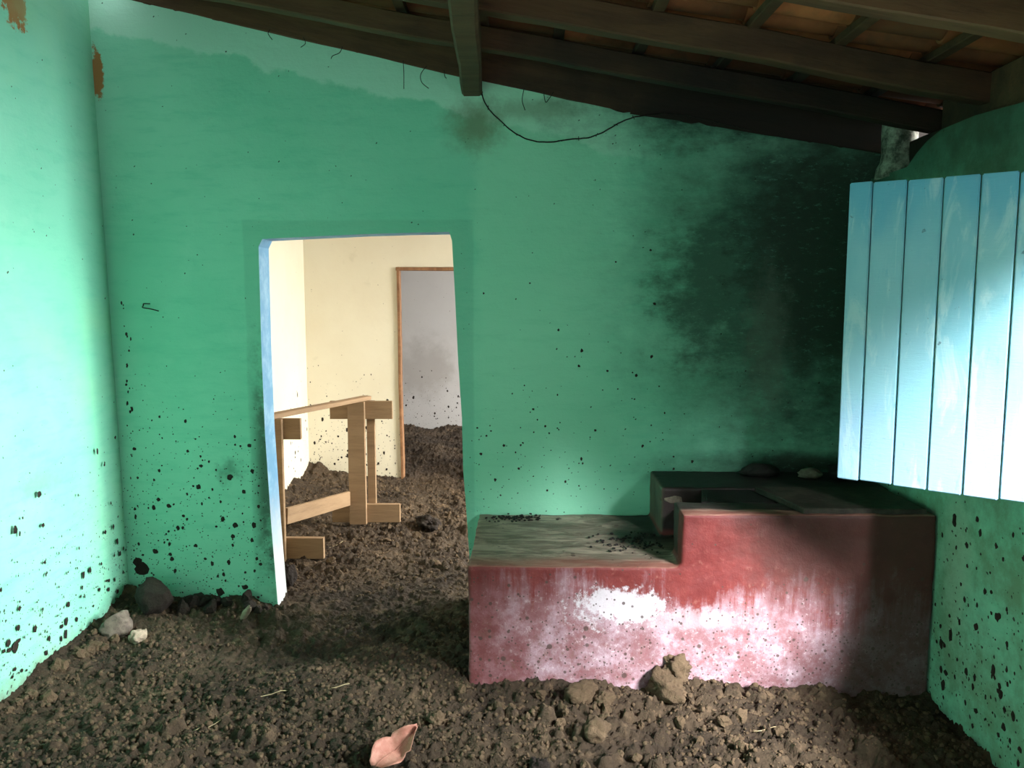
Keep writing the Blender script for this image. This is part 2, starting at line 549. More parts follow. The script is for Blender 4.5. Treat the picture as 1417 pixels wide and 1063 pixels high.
def tube(name, pts, r, mat, parent=None, sides=6, taper=False):
    pts = [Vector(p) for p in pts]
    bm = bmesh.new()
    rings = []
    for i, p in enumerate(pts):
        d = (pts[min(i + 1, len(pts) - 1)] - pts[max(i - 1, 0)]).normalized()
        a = d.orthogonal().normalized() if i == 0 else (a - d * a.dot(d)).normalized()
        b = d.cross(a)
        rr = r * (1 - 0.6 * i / len(pts)) if taper else r
        rings.append([bm.verts.new(p + (a * math.cos(2*math.pi*k/sides) + b * math.sin(2*math.pi*k/sides)) * rr) for k in range(sides)])
    for r0, r1 in zip(rings, rings[1:]):
        for k in range(sides):
            bm.faces.new((r0[k], r0[(k+1) % sides], r1[(k+1) % sides], r1[k]))
    bm.faces.new(rings[0][::-1]); bm.faces.new(rings[-1])
    bmesh.ops.recalc_face_normals(bm, faces=bm.faces)
    return from_bm(name, bm, mat, parent, True)


def spline(pts, n=8):
    pts = [Vector(p) for p in pts]
    out = []
    for i in range(len(pts) - 1):
        p0, p1, p2, p3 = pts[max(i-1, 0)], pts[i], pts[i+1], pts[min(i+2, len(pts)-1)]
        for k in range(n):
            t = k / n
            out.append(0.5 * ((2*p1) + (p2-p0)*t + (2*p0-5*p1+4*p2-p3)*t*t + (3*p1-p0-3*p2+p3)*t**3))
    out.append(pts[-1])
    return out


def rock(name, loc, size, mat, seed=0, sub=3, rough=0.25, facet=0.0, rot=(0, 0, 0), parent=None, smooth=True):
    bm = bmesh.new()
    bmesh.ops.create_icosphere(bm, subdivisions=sub, radius=1.0)
    s = Vector((seed * 3.7, seed * 1.3, seed * 7.1))
    rnd = random.Random(seed)
    planes = [(Vector((rnd.gauss(0, 1), rnd.gauss(0, 1), rnd.gauss(0, 1))).normalized(), rnd.uniform(0.6, 0.85)) for _ in range(9)]
    for v in bm.verts:
        p = v.co.copy()
        k = 1 + rough * mnoise.noise(p * 1.3 + s) + rough * 0.5 * mnoise.noise(p * 3.1 + s) + rough * 0.35 * mnoise.noise(p * 7 + s) - rough * 0.5 * abs(mnoise.noise(p * 4.3 + s)) - rough * 0.35 * abs(mnoise.noise(p * 10 + s))
        p = p * k
        if facet:
            for nrm, d in planes:
                e = p.dot(nrm) - d
                if e > 0:
                    p -= nrm * e * facet
        v.co = Vector((p.x * size[0], p.y * size[1], p.z * size[2]))
    o = from_bm(name, bm, mat, parent, smooth)
    o.location = loc
    o.rotation_euler = rot
    return o


# ------------------------------------------------------------------ structure: walls
XL, XR, YB = -2.20, 1.77, 4.30


def roof_z(x):
    return 2.80 - 0.18 * x


def poly_wall(name, pts, plane, p, th, mats, mat_fn=None, holes=()):
    """wall from an outline (u,z), extruded by th. plane 'Y': u=x at y=p; plane 'X': u=y at x=p"""
    bm = bmesh.new()
    co = (lambda u, z, d: (u, p + d, z)) if plane == 'Y' else (lambda u, z, d: (p + d, u, z))
    edges = []
    loops = [pts] + list(holes)
    for lp in loops:
        vv = [bm.verts.new(co(u, z, 0)) for u, z in lp]
        for i in range(len(vv)):
            edges.append(bm.edges.new((vv[i], vv[(i + 1) % len(vv)])))
    r = bmesh.ops.triangle_fill(bm, use_beauty=True, use_dissolve=False, edges=edges)
    faces = [f for f in bm.faces]
    ext = bmesh.ops.extrude_face_region(bm, geom=faces)
    nv = [g for g in ext['geom'] if isinstance(g, bmesh.types.BMVert)]
    dv = Vector((0, th, 0)) if plane == 'Y' else Vector((th, 0, 0))
    bmesh.ops.translate(bm, verts=nv, vec=dv)
    bmesh.ops.recalc_face_normals(bm, faces=bm.faces)
    if mat_fn:
        for f in bm.faces:
            f.material_index = mat_fn(f)
    me = bpy.data.meshes.new(name)
    bm.to_mesh(me); bm.free()
    for m_ in mats:
        me.materials.append(m_)
    o = link(name, me)
    o['kind'] = 'structure'
    return o


def ragged(p0, p1, n, amp, seed):
    r = random.Random(seed)
    out = []
    for i in range(n + 1):
        t = i / n
        out.append((p0[0] + (p1[0]-p0[0])*t, p0[1] + (p1[1]-p0[1])*t + (r.uniform(-amp, amp) if 0 < i < n else 0)))
    return out


top_line = (ragged((XL - 0.06, 3.265), (-0.337, 2.825), 60, 0.008, 1) + ragged((-0.337, 2.825), (-0.226, 2.81), 4, 0.004, 5)[1:]
            + ragged((-0.226, 2.81), (0.555, 2.635), 24, 0.012, 2)[1:] + ragged((0.555, 2.635), (XR, 2.44), 30, 0.008, 3)[1:])
door_pts = [(-0.30, -0.25), (-0.314, 0.25), (-0.330, 0.52), (-0.347, 0.767), (-0.352, 1.05), (-0.370, 1.355), (-0.384, 1.70), (-0.398, 1.99), (-0.412, 2.035),
            (-0.60, 2.032), (-0.85, 2.025), (-1.15, 2.012), (-1.40, 2.000), (-1.421, 1.96), (-1.424, 1.40), (-1.420, 0.961), (-1.402, 0.45), (-1.379, -0.02), (-1.376, -0.25)]
outline = [(XL, -0.25)] + top_line + [(XR + 0.2, 2.41), (XR + 0.2, 2.305), (XR, 2.305), (XR, -0.25)] + door_pts


def back_mat(f):
    c = f.calc_center_median()
    if f.normal.y > 0.8 and c.y > YB + 0.1:
        return 2
    if abs(f.normal.y) < 0.3 and -1.5 < c.x < -0.25 and -0.2 < c.z < 2.06:
        return 1
    return 0


wall_back = poly_wall('wall_back', outline, 'Y', YB, 0.17, [G_BACK, JAMB, CREAM], back_mat)

# left wall of the near room and of the second room
poly_wall('wall_left', [(-1.4, -0.25), (-1.4, 3.3), (YB + 0.02, 3.3), (YB + 0.02, -0.25)], 'X', XL - 0.15, 0.15, [G_LEFT])
for v_ in bpy.data.objects['wall_left'].data.vertices:      # the wall leans out a little towards the top
    if v_.co.z > 3:
        v_.co.x -= 0.06
poly_wall('wall_second_left', [(YB + 0.17, -0.25), (YB + 0.17, 3.3), (7.32, 3.3), (7.32, -0.25)], 'X', -2.16, 0.15, [CREAM])

# wall behind the camera, unseen; its open doorway is widened to let in light
poly_wall('wall_front', [(XL, -0.25), (XL, 3.25), (XR, 2.5), (XR, -0.25), (0.7, -0.25), (0.7, 2.25), (-1.5, 2.25), (-1.5, -0.25)], 'Y', -1.55, 0.15, [G_LEFT])

# right-hand facade with a window to each room
rt = [(-1.4, 2.40), (2.9, 2.385), (3.05, 2.392), (3.33, 2.412), (3.6, 2.410), (3.72, 2.385), (3.82, 2.345), (3.90, 2.30), (YB + 0.17, 2.30)]


def rect(a, b, c, d):
    return [(a, c), (b, c), (b, d), (a, d)]


poly_wall('wall_right', [(-1.4, -0.25)] + rt + [(YB + 0.17, -0.25)], 'X', XR, 0.20, [G_RIGHT], holes=[rect(0.75, 2.58, 1.0, 2.09)])
poly_wall('wall_second_right', [(YB + 0.17, -0.25), (YB + 0.17, 2.40), (10.5, 2.40), (10.5, -0.25)], 'X', XR, 0.20, [CREAM],
          holes=[rect(4.95, 6.7, 0.75, 2.25), rect(7.9, 9.8, 0.75, 2.25)])

# partition with the second doorway, and the far wall
YM = 7.30
poly_wall('wall_middle', [(-2.16, -0.25), (-2.16, 3.2), (XR, 2.5), (XR, -0.25), (-0.40, -0.25), (-0.40, 1.96), (-1.165, 1.96), (-1.15, -0.25)],
          'Y', YM, 0.12, [CREAM])
poly_wall('wall_far', [(-2.4, -0.25), (-2.4, 3.25), (XR, 2.5), (XR, -0.25)], 'Y', 10.40, 0.15, [FARW])
poly_wall('wall_far_left', [(YM + 0.12, -0.25), (YM + 0.12, 3.25), (10.4, 3.25), (10.4, -0.25)], 'X', -2.55, 0.15, [FARW])

# wooden lining of the second doorway
dl = empty('door_1', (-0.78, YM, 0))
dl['kind'] = 'structure'
for nm, a in (('door_jamb', ((-1.150, YM + 0.03, -0.05), (-1.163, YM + 0.03, 1.96), 0.10, 0.024)),
              ('door_jamb', ((-0.415, YM + 0.03, -0.05), (-0.415, YM + 0.03, 1.96), 0.10, 0.035)),
              ('door_head', ((-1.18, YM + 0.03, 1.945), (-0.40, YM + 0.03, 1.945), 0.10, 0.03))):
    beam(nm, a[0], a[1], a[2], a[3], FRAMEW, dl, wob=0.003, seg=16, bev=0.003, up=(1, 0, 0) if nm == 'door_jamb' else (0, 0, 1))

# ------------------------------------------------------------------ mud floor


def vnoise(x, y, seed):
    xi = np.floor(x).astype(np.int64); yi = np.floor(y).astype(np.int64)
    fx = x - xi; fy = y - yi
    u = fx * fx * (3 - 2 * fx); v = fy * fy * (3 - 2 * fy)

    def h(a, b):
        k = (a * 374761393 + b * 668265263 + seed * 974634777) & 0xffffffff
        k = ((k ^ (k >> 13)) * 1274126177) & 0xffffffff
        return ((k ^ (k >> 16)) & 0xffff) / 65535.0
    return (h(xi, yi)*(1-u) + h(xi+1, yi)*u)*(1-v) + (h(xi, yi+1)*(1-u) + h(xi+1, yi+1)*u)*v


def hash2(a, b, s):
    k = (a * 374761393 + b * 668265263 + s * 974634777) & 0xffffffff
    k = ((k ^ (k >> 13)) * 1274126177) & 0xffffffff
    k = ((k ^ (k >> 15)) * 2246822519) & 0xffffffff
    return ((k ^ (k >> 16)) & 0xffff) / 65535.0


def domes(x, y, cell, rmin, rmax, prob, flat, seed):
    """embedded clods: highest of random domes on a jittered grid"""
    gx = np.floor(x / cell).astype(np.int64); gy = np.floor(y / cell).astype(np.int64)
    out = np.zeros_like(x)
    for dx in (-1, 0, 1):
        for dy in (-1, 0, 1):
            cx = gx + dx; cy = gy + dy
            px = (cx + hash2(cx, cy, seed)) * cell
            py = (cy + hash2(cx, cy, seed + 1)) * cell
            r = rmin + (rmax - rmin) * hash2(cx, cy, seed + 2) ** 2
            on = hash2(cx, cy, seed + 3) < prob
            asp = 0.7 + 0.6 * hash2(cx, cy, seed + 4)
            d2 = ((x - px) * asp) ** 2 + ((y - py) / asp) ** 2
            hgt = np.sqrt(np.maximum(r * r - d2, 0)) * flat * (0.5 + hash2(cx, cy, seed + 5))
            out = np.maximum(out, np.where(on, hgt, 0))
    return out


def floor_h(x, y):
    x = np.asarray(x, float); y = np.asarray(y, float)
    wx = x + 0.03 * (vnoise(x * 25, y * 25, 31) - .5) + 0.012 * (vnoise(x * 70, y * 70, 32) - .5)
    wy = y + 0.03 * (vnoise(x * 25, y * 25, 33) - .5) + 0.012 * (vnoise(x * 70, y * 70, 34) - .5)
    h = 0.075 * (vnoise(x * 1.5, y * 1.5, 1) - .5) + 0.05 * (vnoise(x * 4, y * 4, 2) - .5)
    rough = np.clip(0.35 + 1.3 * (vnoise(x * 2.2, y * 2.2, 3) - 0.35), 0.15, 1.2)
    front = np.clip((x + 0.5) / 0.6, 0, 1) * np.clip((3.55 - y) / 0.3, 0, 1)
    rough = np.maximum(rough, front * 0.95)
    c = domes(wx, wy, 0.11, 0.02, 0.065, 0.5, 0.65, 50) * rough
    c += domes(wx, wy, 0.045, 0.008, 0.028, 0.8, 1.0, 60) * (0.4 + 0.65 * rough)
    c += domes(wx, wy, 0.02, 0.004, 0.012, 0.85, 1.1, 70) * 1.1
    h = h + c
    h += 0.006 * (vnoise(x * 60, y * 60, 5) - .5) + 0.02 * (vnoise(x * 14, y * 14, 6) - .5) * rough
    # banks against the walls
    near = (y < YB)
    h += np.where(near, 0.05 * np.exp(-np.maximum(x - XL, 0) / 0.14), 0)
    bank = np.exp(-((YB - y) / 0.17) ** 2) * np.clip((-1.40 - x) / 0.15, 0, 1) * near
    h += 0.05 * bank
    bench = np.exp(-np.abs(y - 3.40) / 0.12) * np.clip((x + 0.2) / 0.3, 0, 1) * np.clip((1.15 - x) / 0.3, 0, 1)
    h += 0.035 * bench * (0.4 + 1.2 * vnoise(x * 5, y * 3, 8))
    h -= 0.05 * np.clip((x - 1.1) / 0.3, 0, 1) * np.clip((4 - y) / .3, 0, 1)
    # second room
    r2 = (y > YB + 0.1) & (y < YM)
    h += np.where(r2, 0.13 * np.exp(-np.maximum(x + 2.01, 0) / 0.22) * (0.6 + 0.8 * vnoise(x * 5, y * 5, 9)), 0)
    h += np.where(r2, 0.07 * np.exp(-np.maximum(YM - y, 0) / 0.15), 0)
    h += np.where(y > YM, 0.03 + 0.05 * vnoise(x * 4, y * 4, 12), 0)
    return h - 0.02


xs = np.arange(XL - 0.02, XR + 0.05, 0.0072)
ys = [-1.4]
while ys[-1] < 10.42:
    yv = ys[-1]
    ys.append(yv + (0.05 if yv < 1.6 else 0.0062 if yv < 3.5 else 0.0082 if yv < 5 else 0.013 if yv < 7.4 else 0.022))
ys = np.array(ys)
GX, GY = np.meshgrid(xs, ys)
GZ = floor_h(GX, GY)
nx, ny = len(xs), len(ys)
me = bpy.data.meshes.new('floor')
me.vertices.add(nx * ny)
me.vertices.foreach_set('co', np.stack([GX, GY, GZ], -1).astype(np.float32).ravel())
idx = np.arange(nx * ny).reshape(ny, nx)
quads = np.stack([idx[:-1, :-1], idx[:-1, 1:], idx[1:, 1:], idx[1:, :-1]], -1).reshape(-1, 4)
me.loops.add(quads.size)
me.loops.foreach_set('vertex_index', quads.ravel().astype(np.int32))
me.polygons.add(len(quads))
me.polygons.foreach_set('loop_start', np.arange(0, quads.size, 4, dtype=np.int32))
me.polygons.foreach_set('use_smooth', np.ones(len(quads), dtype=bool))
me.update()
floor = link('floor', me, MUDM)
floor['kind'] = 'structure'


def fz(x, y):
    return float(floor_h(np.array([x]), np.array([y]))[0])


# loose crumbs of mud, too many to count
def crumbs(second, label):
    bm = bmesh.new()
    bmesh.ops.create_icosphere(bm, subdivisions=1, radius=1.0)
    bv = np.array([v.co[:] for v in bm.verts])
    bf = np.array([[v.index for v in f.verts] for f in bm.faces])
    bm.free()
    if second:
        px = RNG.uniform(-1.98, 0.3, 3500)
        py = RNG.uniform(YB + .19, YM - .03, 3500)
    else:
        n1 = 12000
        px = RNG.uniform(XL + 0.03, XR - 0.03, n1)
        py = 2.45 + (YB - 2.5) * RNG.random(n1) ** 1.2
        keep = (vnoise(px * 3, py * 3, 77) + 0.5 * vnoise(px * 9, py * 9, 78)) > 0.5
        keep &= ~((px > -0.27) & (py > 3.40))
        px, py = px[keep], py[keep]
    pz = floor_h(px, py)
    n = len(px)
    r = 0.003 + 0.010 * RNG.random(n) ** 3
    ang = RNG.uniform(0, 2*np.pi, n)
    sc = RNG.uniform(0.6, 1.3, (n, 3))
    V = bv[None] * (1 + 0.25 * RNG.uniform(-1, 1, (n, len(bv), 1))) * r[:, None, None] * sc[:, None, :]
    ca, sa = np.cos(ang)[:, None], np.sin(ang)[:, None]
    X = V[..., 0]*ca - V[..., 1]*sa + px[:, None]
    Y = V[..., 0]*sa + V[..., 1]*ca + py[:, None]
    Z = V[..., 2] + (pz + r * 0.35)[:, None]
    co = np.stack([X, Y, Z], -1).reshape(-1, 3)
    F = (bf[None] + (np.arange(n) * len(bv))[:, None, None]).reshape(-1, 3)
    me = bpy.data.meshes.new('mud_crumbs')
    me.vertices.add(len(co)); me.vertices.foreach_set('co', co.astype(np.float32).ravel())
    me.loops.add(F.size); me.loops.foreach_set('vertex_index', F.ravel().astype(np.int32))
    me.polygons.add(len(F)); me.polygons.foreach_set('loop_start', np.arange(0, F.size, 3, dtype=np.int32))
    me.update()
    o = link('mud_crumbs', me, CLOD)
    tag(o, label, 'mud', kind='stuff')


crumbs(False, 'loose crumbs of brown mud strewn before the red stove')
crumbs(True, 'loose crumbs of brown mud strewn over the second room floor')

# ------------------------------------------------------------------ roof
ceiling = empty('ceiling')
ceiling['kind'] = 'structure'
SL = Vector((1, 0, -0.18)).normalized()          # down the slope
NR = Vector((0.18, 0, 1)).normalized()           # roof normal


def rp(x, y, w):
    """point at height w above the rafter undersides"""
    return Vector((x, y, roof_z(x))) + NR * w


for yr, w, h, x0, x1 in ((2.72, 0.075, 0.115, -2.3, 2.15), (3.40, 0.075, 0.115, -2.3, 2.15), (3.92, 0.07, 0.10, -2.3, 2.15),
                         (1.95, 0.075, 0.11, -2.3, 2.15), (0.9, 0.075, 0.11, -2.3, 2.15)):
    beam('rafter', rp(x0, yr + random.uniform(-.02, .02), h/2), rp(x1, yr + random.uniform(-.02, .02), h/2), w, h, WOOD_X, ceiling, wob=0.006, seg=30)
# the rafter lying on the wall head
for a_, b_ in (((XL - 0.05, 3.266), (-0.30, 2.816)), ((-0.32, 2.822), (0.56, 2.634)), ((0.54, 2.638), (2.1, 2.388))):
    beam('rafter', (a_[0], 4.355, a_[1] + 0.088), (b_[0], 4.355, b_[1] + 0.088), 0.12, 0.19, WOOD_X, ceiling, wob=0.004, seg=24)
# purlin under the rafters
beam('purlin', (-0.195, 2.3, roof_z(-0.2) - 0.055), (-0.292, 4.42, roof_z(-0.29) - 0.052), 0.105, 0.15, WOOD_Y, ceiling, wob=0.006, seg=20, bev=0.012)
# eave plate on the right wall
beam('wall_plate', (1.90, -1.4, 2.485), (1.90, 3.74, 2.485), 0.12, 0.21, WOOD_Y, ceiling, wob=0.004, seg=24)
beam('wall_plate', (1.93, 4.30, 2.43), (1.93, 4.47, 2.43), 0.14, 0.34, WOOD_Y, ceiling, wob=0.004, seg=6)
beam('wall_plate', (1.93, 3.66, 2.35), (1.93, 4.29, 2.35), 0.14, 0.20, WOOD_Y, ceiling, wob=0.004, seg=6)
beam('light_stop_board', (2.12, 2.9, 2.42), (2.12, 4.02, 2.42), 0.03, 0.36, WOOD_Y, ceiling, wob=0.004, seg=8)  # unseen board added to stop daylight leaking through the wall-plate gap
bat_x = [-2.06 + 0.365 * i for i in range(12)]
for bx_ in bat_x:
    beam('batten', rp(bx_, 0.4, 0.128), rp(bx_ + random.uniform(-.02, .02), 4.46, 0.128), 0.05, 0.032, WOOD_Y, ceiling, wob=0.006, seg=20, bev=0.004)


def tile_mesh(name, down, rw0, rw1, L=0.46, th=0.012, n=8):
    """half barrel tile: length along local X, opening up (pan) or down (cover)"""
    bm = bmesh.new()
    rows = []
    for i in range(5):
        t = i / 4
        R = rw0 + (rw1 - rw0) * t
        row = []
        for off in (0, th):
            for k in range(n + 1):
                a = math.pi * (0.04 + 0.92 * k / n)
                rr = R - off
                yy = -math.cos(a) * rr
                zz = math.sin(a) * rr * 0.9
                row.append(bm.verts.new((t * L, yy, zz if down else R * 0.9 - zz)))
        rows.append(row)
    m_ = n + 1
    for r0, r1 in zip(rows, rows[1:]):
        for k in range(n):
            bm.faces.new((r0[k], r0[k+1], r1[k+1], r1[k]))
            bm.faces.new((r0[m_+k+1], r0[m_+k], r1[m_+k], r1[m_+k+1]))
        bm.faces.new((r0[0], r1[0], r1[m_], r0[m_]))
        bm.faces.new((r0[n], r0[m_+n], r1[m_+n], r1[n]))
    for r in (rows[0], rows[-1]):
        for k in range(n):
            bm.faces.new((r[k], r[k+1], r[m_+k+1], r[m_+k]))
    bmesh.ops.recalc_face_normals(bm, faces=bm.faces)
    me = bpy.data.meshes.new(name)
    bm.to_mesh(me); bm.free()
    me.materials.append(TILE)
    me.polygons.foreach_set('use_smooth', [True] * len(me.polygons))
    me.set_sharp_from_angle(angle=0.7)
    return me


pan = tile_mesh('roof_tile', False, 0.054, 0.062)
cover = tile_mesh('cover_tile', True, 0.074, 0.062)
rot = Matrix(((SL.x, 0, NR.x), (0, 1, 0), (SL.z, 0, NR.z)))
pitch = 0.15
trnd = random.Random(4)
for j in range(17):
    yy = 2.06 + j * pitch
    for i, bx_ in enumerate(bat_x):
        tilt = Matrix.Rotation(-0.035 + trnd.uniform(-.012, .012), 3, 'Y') @ Matrix.Rotation(trnd.uniform(-.03, .03), 3, 'Z')
        o = link('roof_tile', pan, parent=ceiling)
        o.matrix_local = Matrix.Translation(rp(bx_ - 0.03 + trnd.uniform(-.015, .015), yy + trnd.uniform(-.006, .006), 0.146)) @ (rot @ tilt).to_4x4()
        o = link('cover_tile', cover, parent=ceiling)
        o.matrix_local = Matrix.Translation(rp(bx_ + 0.03 + trnd.uniform(-.02, .02), yy + pitch/2 + trnd.uniform(-.006, .006), 0.185)) @ (rot @ tilt).to_4x4()


def corrugated(name, y0, y1, x0, x1, w):
    """rest of the tile roof as one piece"""
    n = int((y1 - y0) / pitch * 8)
    bm = bmesh.new()
    rows = []
    nxr = 24
    for i in range(nxr + 1):
        x = x0 + (x1 - x0) * i / nxr
        rows.append([bm.verts.new(rp(x, y0 + (y1 - y0) * k / n, w + 0.05 * math.sin(2*math.pi*k/8) + (i % 2) * 0.012)) for k in range(n + 1)])
    for r0, r1 in zip(rows, rows[1:]):
        for k in range(n):
            bm.faces.new((r0[k], r1[k], r1[k+1], r0[k+1]))
    o = from_bm(name, bm, TILE, ceiling, True)
    s = o.modifiers.new('thickness', 'SOLIDIFY')
    s.thickness = 0.015
    o['kind'] = 'stuff'
    return o


corrugated('roof_tiling', -1.5, 2.0, -2.5, 2.2, 0.20)
corrugated('roof_tiling', 4.60, 10.7, -2.7, 2.2, 0.24)

# round lime-washed pier on the corner of the wall head
bm = bmesh.new()
rings = []
for z, r in ((2.285, 0.108), (2.33, 0.104), (2.36, 0.088), (2.40, 0.083), (2.50, 0.083), (2.62, 0.083)):
    rings.append([bm.verts.new((1.845 + math.cos(a) * r * (1 + 0.05 * mnoise.noise((math.cos(a)*2, math.sin(a)*2, z * 9))),
                                4.16 + math.sin(a) * r * (1 + 0.05 * mnoise.noise((math.cos(a)*2, math.sin(a)*2, z * 9 + 4))), z))
                  for a in [2*math.pi*k/28 for k in range(28)]])
for r0, r1 in zip(rings, rings[1:]):
    for k in range(28):
        bm.faces.new((r0[k], r0[(k+1) % 28], r1[(k+1) % 28], r1[k]))
bm.faces.new(rings[0][::-1]); bm.faces.new(rings[-1])
pier = from_bm('roof_pier', bm, PIER, None, True)
tag(pier, 'short round pier with peeling whitewash holding up the roof corner', 'pier')

# ------------------------------------------------------------------ stove
stove = empty('masonry_stove', (0.75, 3.85, 0))
tag(stove, 'red painted masonry wood stove with a low bench, stained and splashed with mud', 'stove')
BY = 3.43
bm = bmesh.new()
box(bm, -0.258, XR - 0.004, BY, YB - 0.014, -0.15, 0.525)
box(bm, 0.672, XR - 0.004, BY, 3.64, -0.15, 0.762)
box(bm, 0.660, XR - 0.004, 3.90, YB - 0.014, 0.0, 0.768)
box(bm, 1.15, XR - 0.004, 3.5, 4.1, 0.0, 0.745)
body = from_bm('stove_body', bm, STOVE, stove, True)
body.location = (-0.75, -3.85, 0)
rm = body.modifiers.new('remesh', 'REMESH')
rm.mode = 'VOXEL'; rm.voxel_size = 0.0095; rm.use_smooth_shade = True
sm_ = body.modifiers.new('smooth', 'SMOOTH'); sm_.factor = 0.5; sm_.iterations = 3
tx = bpy.data.textures.new('stove_relief', 'CLOUDS'); tx.noise_scale = 0.16; tx.noise_depth = 3
dp = body.modifiers.new('relief', 'DISPLACE'); dp.texture = tx; dp.strength = 0.014; dp.mid_level = 0.5; dp.texture_coords = 'GLOBAL'


def slab(name, pts, z0, z1, mat, parent, off):
    bm = bmesh.new()
    f = bm.faces.new([bm.verts.new((p[0], p[1], z0)) for p in pts])
    e = bmesh.ops.extrude_face_region(bm, geom=[f])
    bmesh.ops.translate(bm, verts=[g for g in e['geom'] if isinstance(g, bmesh.types.BMVert)], vec=(0, 0, z1 - z0))
    bmesh.ops.bevel(bm, geom=bm.edges[:], offset=0.004, segments=1, affect='EDGES')
    bmesh.ops.recalc_face_normals(bm, faces=bm.faces)
    o = from_bm(name, bm, mat, parent)
    o.location = off
    return o


slab('top_slab', [(1.10, 3.86), (1.20, 3.452), (1.73, 3.452), (1.71, 3.86)], 0.756, 0.785, PLATE, stove, (-0.75, -3.85, 0))['label'] = 'soot-grey slab covering the fire channel'
slab('top_slab', [(0.80, 3.66), (1.15, 3.66), (1.09, 3.93), (0.86, 3.93)], 0.735, 0.758, CHAR, stove, (-0.75, -3.85, 0))
for bx0, bx1, bz in ((0.668, 0.77, 0.700),):
    b_ = rock('exposed_brick', (0.715 - 0.75, 3.925 - 3.85, 0.705), (0.062, 0.045, 0.028), GREYSTONE, 3, 2, 0.08, 0.9, parent=stove, smooth=False)
    b_['label'] = 'broken brick end showing at the fire mouth'

for i, (p, s, mt, lb) in enumerate((
        ((1.22, 4.16, 0.795), (0.115, 0.06, 0.045), CHAR, 'black charred log lying on the stove against the wall'),
        ((1.62, 4.10, 0.805), (0.10, 0.07, 0.055), CHAR, 'black lump of charcoal behind the shutter corner'),
        ((1.455, 4.12, 0.795), (0.06, 0.045, 0.034), GREYSTONE, 'greyish stone lying among charcoal on the stove'))):
    o = rock(('charred_log', 'charcoal_lump', 'hearth_stone')[i], p, s, mt, 20 + i, 3, 0.35, 0.6)
    tag(o, lb, ('log', 'charcoal', 'stone')[i])

# ash and charcoal bits on the low bench
bm = bmesh.new()
for k in range(240):
    if k % 2:
        x, y = random.gauss(-0.07, 0.09), random.gauss(4.20, 0.03)
    else:
        x, y = random.gauss(0.50, 0.09), random.gauss(3.78, 0.09)
    if not (-0.22 < x < 0.64 and 3.5 < y < 4.28):
        continue
    r = random.uniform(0.003, 0.009)
    mt = Matrix.Translation((x, y, 0.530)) @ Matrix.Rotation(random.random()*6, 4, 'Z') @ Matrix.Diagonal((r * random.uniform(.7, 1.8), r, r*.7, 1))
    bmesh.ops.create_icosphere(bm, subdivisions=1, radius=1, matrix=mt)
tag(from_bm('charcoal_bits', bm, CHAR), 'scatter of small black charcoal bits on the low stove bench', 'charcoal', kind='stuff')

# ------------------------------------------------------------------ shutter
HX, HY = 1.735, 2.60            # hinge line on the right wall
EX, EY = 1.178, 3.045           # free edge
dirv = Vector((EX - HX, EY - HY, 0))
W = dirv.length
ang = math.atan2(dirv.y, dirv.x)
shutter = empty('window_shutter', (HX, HY, 1.0), ang)
tag(shutter, 'pale blue plank window shutter swung open from the right wall', 'shutter')
edges_ = [W, W - 0.082, W - 0.198, W - 0.313, W - 0.425, W - 0.535, W - 0.645, 0.004]
zt = [2.113, 2.108, 2.106, 2.103, 2.101, 2.099, 2.099]
for i in range(len(edges_) - 1):
    a, b = edges_[i + 1] + 0.0022, edges_[i] - 0.0022
    if b - a < 0.02:
        continue
    bm = bmesh.new()
    zb = 1.016 + random.uniform(-.004, .004)
    z1 = zt[i] + random.uniform(-.003, .003)
    vv = box(bm, a, b, -0.011, 0.011, zb - 1.0, z1 - 1.0)
    bmesh.ops.bevel(bm, geom=bm.edges[:], offset=0.0035, segments=2, affect='EDGES')
    bmesh.ops.recalc_face_normals(bm, faces=bm.faces)
    o = from_bm('plank', bm, SHUT, shutter)
    o.location = (0, random.uniform(-.0015, .0015), 0)
for z in (1.25, 1.88):
    bm = bmesh.new()
    box(bm, 0.03, W - 0.05, -0.036, -0.012, z - 1.04, z - 0.96)
    bmesh.ops.bevel(bm, geom=bm.edges[:], offset=0.004, segments=1, affect='EDGES')
    from_bm('ledge_board', bm, SHUT, shutter)
    bm = bmesh.new()
    box(bm, -0.03, 0.30, -0.042, -0.036, z - 1.02, z - 0.98)
    from_bm('hinge', bm, IRON, shutter)

# ------------------------------------------------------------------ trestle in the second room
tr = empty('trestle', (-1.35, 5.45, 0))
tag(tr, 'raw pine trestle frame with I-shaped ends standing in the second room', 'trestle')


def bd(name, p0, p1, w, h, mat=PINE, up=(0, 0, 1)):
    return beam(name, p0, p1, w, h, mat, tr, wob=0.0015, seg=6, bev=0.003, up=up)


for yc, xc, xl, xr_, fl, fr in ((5.01, -1.60, -1.75, -1.43, -1.85, -1.302), (5.86, -1.252, -1.45, -0.992, -1.45, -0.946)):
    bd('post', (xc, yc - 0.02, 0.02), (xc, yc - 0.02, 0.935), 0.036, 0.125, PINE_V, up=(1, 0, 0))
    if yc > 5.5:
        bd('back_post', (xc + 0.095, yc + 0.04, 0.04), (xc + 0.095, yc + 0.04, 0.935), 0.03, 0.06, PINE_V, up=(1, 0, 0))
    bd('cross_piece', (xl, yc + 0.015, 0.868), (xr_, yc + 0.015, 0.868), 0.034, 0.133)
    bd('foot', (fl, yc + 0.015, 0.095), (fr, yc + 0.015, 0.095), 0.04, 0.138)
bd('top_rail', (-1.63, 4.93, 0.952), (-1.185, 5.93, 0.952), 0.07, 0.03)
bd('lower_rail', (-1.545, 5.03, 0.30), (-1.312, 5.86, 0.21), 0.03, 0.105)

